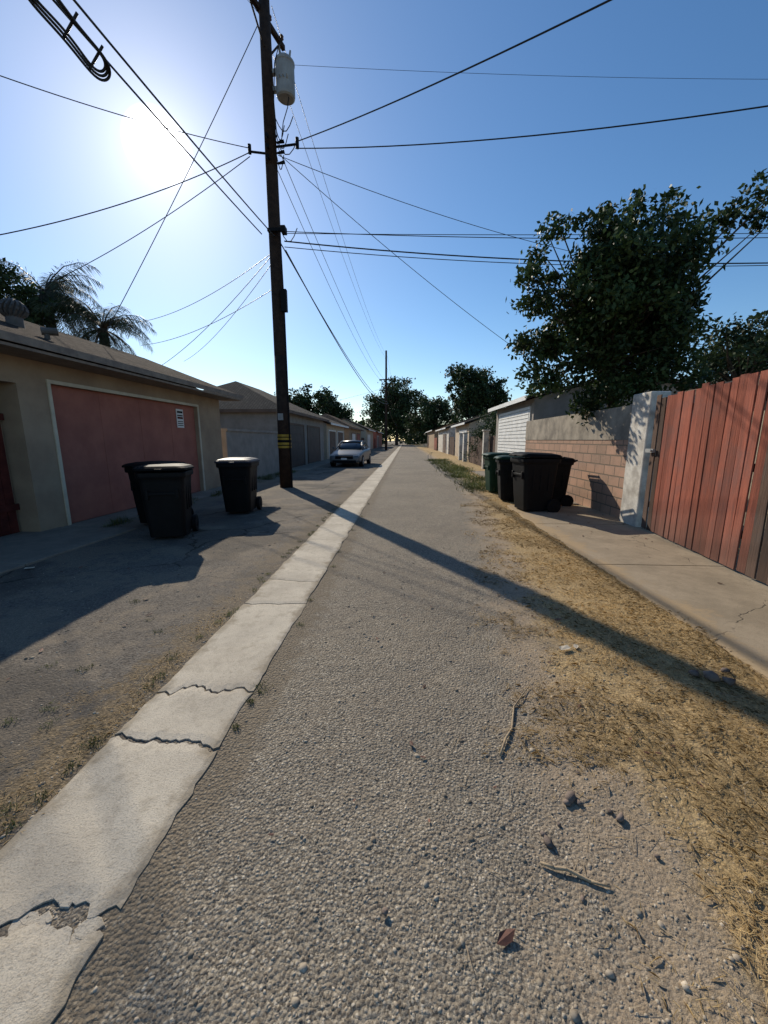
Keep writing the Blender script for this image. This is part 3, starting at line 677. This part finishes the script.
b.box(px+.16,px+.32,py-.24,py-.10,5.2,5.8); b.cyl((px+.22,py-.15,0),(px+.22,py-.15,5.2),.025,.025,8); b.cyl((px+.22,py-.15,5.8),(px+.2,py-.15,7.2),.02,.02,8)
for (z0,q) in ((9.9,.25),(9.7,.35),(9.2,.2),(10.1,.5),(9.55,.6),(7.4,.5)):
    pts_=[(px+.2+q*t,py-.15,z0-.35*math.sin(math.pi*t)) for t in (0,.2,.4,.6,.8,1)]; b.tube(pts_,[.012]*6,5)
b.tube([(tx-.1,ty-.1,11.8),(px+.3,py-.3,11.2),(px+.22,py-.25,10.4),(px+.25,py-.2,9.6)],[.012]*4,5)
b.tube([(tx+.1,ty-.1,10.6),(px+.6,py-.3,10.2),(px+.45,py-.25,9.9),(px+.38,py-.2,9.6)],[.012]*4,5)
k.append(b.obj('hardware',[M_black]))
b=MB()
for z in (1.25,1.5): b.cyl((px,py,z),(px,py,z+.17),.213,.211,18)
k.append(b.obj('marker_band',[M_yellow]))
b=MB(); b.cyl((px,py,1.42),(px,py,1.5),.2115,.2115,18); b.cyl((px,py,1.32),(px,py,1.35),.2145,.2145,18); b.cyl((px,py,1.57),(px,py,1.60),.2145,.2145,18); k.append(b.obj('black_band',[M_black]))
b=MB(); b.box(px-.1,px+.06,py-.235,py-.21,2.1,2.3); k.append(b.obj('tag_plate',[M_metal]))
group('utility_pole',(px,py,0),k)
for (x,y,h) in ((-2.85,58,14.0),(-2.4,108,13)):
    b=MB(); b.cyl((x,y,-.05),(x,y,h),.2,.13,12); b.box(x-.06,x+.06,y-1.2,y+1.2,h-.8,h-.65); b.box(x-1.0,x+1.0,y-.06,y+.06,h-4,h-3.88); b.obj('utility_pole',[M_wood])

# wires
cu=bpy.data.curves.new('overhead_wires','CURVE'); cu.dimensions='3D'; cu.bevel_depth=1.0; cu.bevel_resolution=1
def wire(p,q,sag,r=.012,n=24):
    r*=.85
    sp=cu.splines.new('POLY'); sp.points.add(n)
    for i in range(n+1):
        t=i/n; c=Vector(p).lerp(Vector(q),t); c.z-=4*sag*t*(1-t); sp.points[i].co=(*c,1); sp.points[i].radius=r
wire((px+.7,py,9.6),(9.1,.2,5.5),.35,.015)
wire((px+.7,py,9.45),(12.6,6.4,6.95),.45,.015)
wire((-3.3,12.2,11.4),(12,13.2,11.2),.1,.005)
wire((px+.2,py,9.3),(10.7,17.2,8.0),.4,.010)
wire((px+.2,py,9.35),(5.2,16,4.3),.2,.010)
for (z,zq,s,r) in ((7.35,7.2,.12,.012),(7.3,7.3,.05,.010),(7.1,6.55,.25,.02),(6.95,6.5,.25,.012)): wire((px+.3,py-.1,z),(12.3,12.9,zq),s,r)
wire((px-.6,py,9.5),(-11.3,7.4,9.2),.25,.012)
wire((px-.6,py,9.4),(-11.2,8.8,5.6),.35,.014)
wire((px-.6,py,9.3),(-14.2,14.3,6.5),.3,.013)
wire((px-.2,py,12.3),(-8.7,11.5,4.6),.12,.012)
wire((px-.2,py,12.6),(-9,-2,12.4),.5,.006); wire((px+.1,py,12.9),(-9.5,0,12.7),.5,.006)
wire((px-.1,py,6.85),(-12.7,18.7,6.9),.35,.011)
wire((px-.1,py,5.9),(-12.4,18.5,5.85),.3,.011)
wire((px-.1,py,6.8),(-11.5,18.4,4.9),.25,.012)
wire((px-.1,py,6.6),(-13.5,24,6.2),.35,.011)
for (dx,z0,z1,r,s) in ((-.35,7.3,7.1,.018,1.2),(.05,7.2,7.0,.018,1.35)):
    wire((px+dx,py-.1,z0),(px+dx-.3,-30,z1),s,r,60)
for (dx,z0,z1,s,r) in ((.1,7.2,7.0,1.1,.022),(.3,6.9,6.7,1.3,.026),(.0,9.3,9.4,1.2,.012),(.2,9.5,9.6,1.0,.012),(-.2,12.7,13.2,1.0,.010),(.2,12.7,13.2,1.2,.010)):
    wire((px+dx,py,z0),(-2.85+dx,58,z1),s,r,50); wire((-2.85+dx,58,z1),(-2.4+dx,108,z1-1),s,r,30)
wire((-2.85,58,9),(-20,52,5),.5,.015); wire((-2.85,58,9),(10,48,4),.5,.015)
wo=link(bpy.data.objects.new('overhead_wires',cu)); cu.materials.append(M_wire)
cu2=bpy.data.curves.new('cable_storage_loop','CURVE'); cu2.dimensions='3D'; cu2.bevel_depth=.016
for s_ in (0,1,2):
    sp=cu2.splines.new('POLY'); sp.points.add(60); sp.use_cyclic_u=True
    for i in range(61):
        t=6.283*i/61; rr=.10+.10*abs(math.cos(t))**2
        y_=math.cos(t)*(.62-.035*s_); x_=math.sin(t)*(rr-.02*s_)*1.1
        sp.points[i].co=(-4.15+x_*.8,5.5+y_,6.42+x_*.75+.02*s_,1)
for yv in (5.1,5.5,5.9):
    sp=cu2.splines.new('POLY'); sp.points.add(1); sp.points[0].co=(-4.15-.1,yv,6.35,1); sp.points[1].co=(-4.15+.12,yv,6.6,1)
for sp in cu2.splines:
    for p in sp.points: p.radius=1
co=link(bpy.data.objects.new('cable_storage_loop',cu2)); cu2.materials.append(M_wire)

# ---------------------------------------------------------------- wheeled bins
def rrect(w,d,z,r=.07,cy=0,n=4):
    pts=[]
    for (sx,sy,a0) in ((1,1,0),(-1,1,90),(-1,-1,180),(1,-1,270)):
        for i in range(n+1):
            a=math.radians(a0+90*i/n); pts.append((sx*(w/2-r)+r*math.cos(a),cy+sy*(d/2-r)+r*math.sin(a),z))
    return pts
def bin_(name,x,y,rot,col,lidcol,H=1.12,sc=1.0,lidtilt=0.0):
    e=empty(name,(x,y,0),rot); e.scale=(sc,sc,sc)
    b=MB(); b.loft([rrect(.50,.54,.05),rrect(.54,.60,.35),rrect(.60,.69,H-.22),rrect(.62,.72,H-.13)]); 
    b.loft([rrect(.66,.76,H-.17,.08),rrect(.67,.77,H-.14,.08),rrect(.67,.77,H-.09,.08),rrect(.64,.74,H-.085,.08)])
    b.box(-.2,.2,-.355,-.32,H-.42,H-.38); b.box(-.22,-.18,-.365,-.27,H-.48,H-.34); b.box(.18,.22,-.365,-.27,H-.48,H-.34)
    for sx in(-1,1):
        for yr in (-.16,.0,.16): b.box(min(sx*.27,sx*.300),max(sx*.27,sx*.300),yr-.015,yr+.015,.45,H-.25)
    b.obj('body',[col],smooth=False,bevel=.006,parent=e)
    l=MB(); l.loft([rrect(.70,.82,-.002,.09,-.43),rrect(.70,.82,.03,.09,-.43),rrect(.64,.74,.06,.09,-.42),rrect(.45,.5,.085,.09,-.42)])
    l.box(-.05,.05,-.88,-.82,-.005,.025)
    lo_=l.obj('lid',[lidcol],bevel=.006,parent=e); lo_.location=(0,.42,H-.08); lo_.rotation_euler=(-lidtilt,0,0)
    h=MB(); h.cyl((-.27,.45,H-.07),(.27,.45,H-.07),.018,.018,10)
    for sx in(-.27,.27): h.cyl((sx,.34,H-.12),(sx,.45,H-.07),.022,.018,8)
    h.obj('handle',[lidcol],parent=e)
    w=MB()
    for sx in(-1,1):
        w.cyl((sx*.26,.29,.14),(sx*.33,.29,.14),.14,.14,20); w.cyl((sx*.33,.29,.14),(sx*.338,.29,.14),.06,.05,12)
    w.cyl((-.27,.29,.14),(.27,.29,.14),.015,.015,8)
    w.obj('wheels',[M_black],bevel=.01,parent=e)
    return e
def plastic(n,c,r=.5,sp=.25): 
    return mat(n,c,tuple(v*1.4+.001 for v in c),4,r,60,.15,.004,spec=sp)
P_blk=plastic('black_plastic',(.0045,.0045,.005),.55,.16); P_blk2=plastic('black_lid_plastic',(.006,.006,.0065),.65,.08); P_lid=plastic('slate_lid',(.022,.024,.034),.55,.12); P_green=plastic('dark_green_plastic',(.006,.026,.013),.55,.16)
bin_('trash_bin',-3.68,5.75,math.radians(20),P_blk,P_blk2,1.12,1,.03)
bin_('trash_bin',-4.42,6.65,math.radians(-12),P_blk,P_blk2,1.12)
bin_('trash_bin',-3.45,7.85,math.radians(8),P_blk,P_lid,1.10,1.03)
bin_('trash_bin',2.72,8.3,math.radians(-80),P_blk,P_blk2,1.15,1.06,.04)
bin_('trash_bin',2.66,9.75,math.radians(-95),P_blk,P_green,1.12)
bin_('trash_bin',2.68,11.3,math.radians(-85),P_green,P_green,1.14)
bin_('trash_bin',3.36,9.1,math.radians(-88),P_blk,P_blk2,1.12)

# ---------------------------------------------------------------- parked car
def car(x,y,rot):
    e=empty('parked_car',(x,y,0),rot)
    paint=mat('silver_paint',(.13,.133,.135),(.11,.112,.115),1,.38,200,.02,.001,metal=.2,spec=.4)
    body=MB()
    def sec(yc,hw,zb,zt,cr=.12):
        return [(-hw*.88,yc,zb),(-hw,yc,zb+.12),(-hw,yc,zt-cr*1.1),(-hw*.93,yc,zt-cr*.35),(-hw*.6,yc,zt),(0,yc,zt+.015),(hw*.6,yc,zt),(hw*.93,yc,zt-cr*.35),(hw,yc,zt-cr*1.1),(hw,yc,zb+.12),(hw*.88,yc,zb)]
    body.loft([sec(-2.32,.66,.28,.55),sec(-2.28,.80,.22,.66),sec(-2.05,.90,.20,.76),sec(-1.4,.925,.18,.87),sec(-.75,.93,.18,.96),sec(.3,.93,.18,.97),sec(1.4,.93,.18,1.0),sec(2.0,.90,.20,1.03),sec(2.3,.82,.25,.98),sec(2.36,.7,.35,.80)])
    body.obj('body',[paint],smooth=True,sub=2,parent=e)
    def gs(yc,hb,ht,z0,z1): return [(-hb,yc,z0),(-ht-.02,yc,z1-.08),(-ht*.8,yc,z1),(0,yc,z1+.02),(ht*.8,yc,z1),(ht+.02,yc,z1-.08),(hb,yc,z0)]
    gl=MB(); gl.loft([gs(-.85,.80,.78,.90,.97),gs(-.15,.83,.64,.92,1.38),gs(.35,.84,.63,.93,1.45),gs(1.1,.83,.62,.95,1.42),gs(1.75,.80,.70,.97,1.10)])
    gl.obj('windows',[M_glass],smooth=True,sub=1,parent=e)
    rf=MB(); rf.loft([[(-.56,-.12,1.385),(0,-.14,1.415),(.56,-.12,1.385),(.56,-.12,1.36),(-.56,-.12,1.36)],[(-.58,.4,1.455),(0,.4,1.49),(.58,.4,1.455),(.58,.4,1.42),(-.58,.4,1.42)],[(-.56,1.15,1.42),(0,1.15,1.455),(.56,1.15,1.42),(.56,1.15,1.38),(-.56,1.15,1.38)]])
    for sx in(-1,1):
        rf.tube([(sx*.80,-.80,.95),(sx*.64,-.14,1.37),(sx*.63,.4,1.43),(sx*.62,1.12,1.40),(sx*.76,1.72,1.03)],[.03,.035,.035,.035,.04],6)
        rf.tube([(sx*.84,.5,.95),(sx*.64,.45,1.42)],[.03,.03],6)
    rf.obj('roof',[paint],smooth=True,parent=e)
    lens=mat('lamp_lens',(.6,.6,.6),None,3,.15,30,0)
    for sx in(-1,1):
        for yw in(-1.42,1.42):
            w=MB(); w.cyl((sx*.72,yw,.33),(sx*.935,yw,.33),.33,.33,28,0); w.cyl((sx*.935,yw,.33),(sx*.942,yw,.33),.22,.21,20,1)
            for i in range(5):
                a=6.283*i/5; w.obox((sx*.945,yw+math.cos(a)*.1,.33+math.sin(a)*.1),(.012,.05,.19),Matrix.Rotation(a-math.pi/2,3,'X'),1)
            w.obj('wheel',[M_black,M_metal],bevel=.02,parent=e)
        m_=MB(); m_.loft([[(sx*.90,-.62,.98),(sx*1.06,-.60,.98),(sx*1.07,-.60,1.08),(sx*.92,-.62,1.10)],[(sx*.90,-.50,.98),(sx*1.05,-.50,.99),(sx*1.05,-.50,1.07),(sx*.92,-.50,1.09)]]); m_.obj('mirror',[paint],bevel=.02,parent=e)
        hl=MB(); hl.loft([[(sx*.50,-2.285,.60),(sx*.80,-2.18,.60),(sx*.84,-2.14,.70),(sx*.52,-2.26,.67)],[(sx*.5,-2.1,.6),(sx*.8,-2.0,.6),(sx*.84,-2.0,.70),(sx*.52,-2.1,.67)]]); hl.obj('headlight',[lens],parent=e)
        tl=MB(); tl.box(min(sx*.5,sx*.85),max(sx*.5,sx*.85),2.2,2.335,.78,.92); tl.obj('tail_light',[M_redgate],bevel=.01,parent=e)
    gr=MB(); gr.box(-.50,.50,-2.335,-2.2,.46,.63); gr.box(-.66,.66,-2.33,-2.2,.25,.40); gr.obj('grille',[M_black],bevel=.02,parent=e)
    pl=MB(); pl.box(-.16,.16,-2.355,-2.34,.42,.52); pl.obj('number_plate',[M_white],parent=e)
car(-3.25,23.6,math.radians(-3))
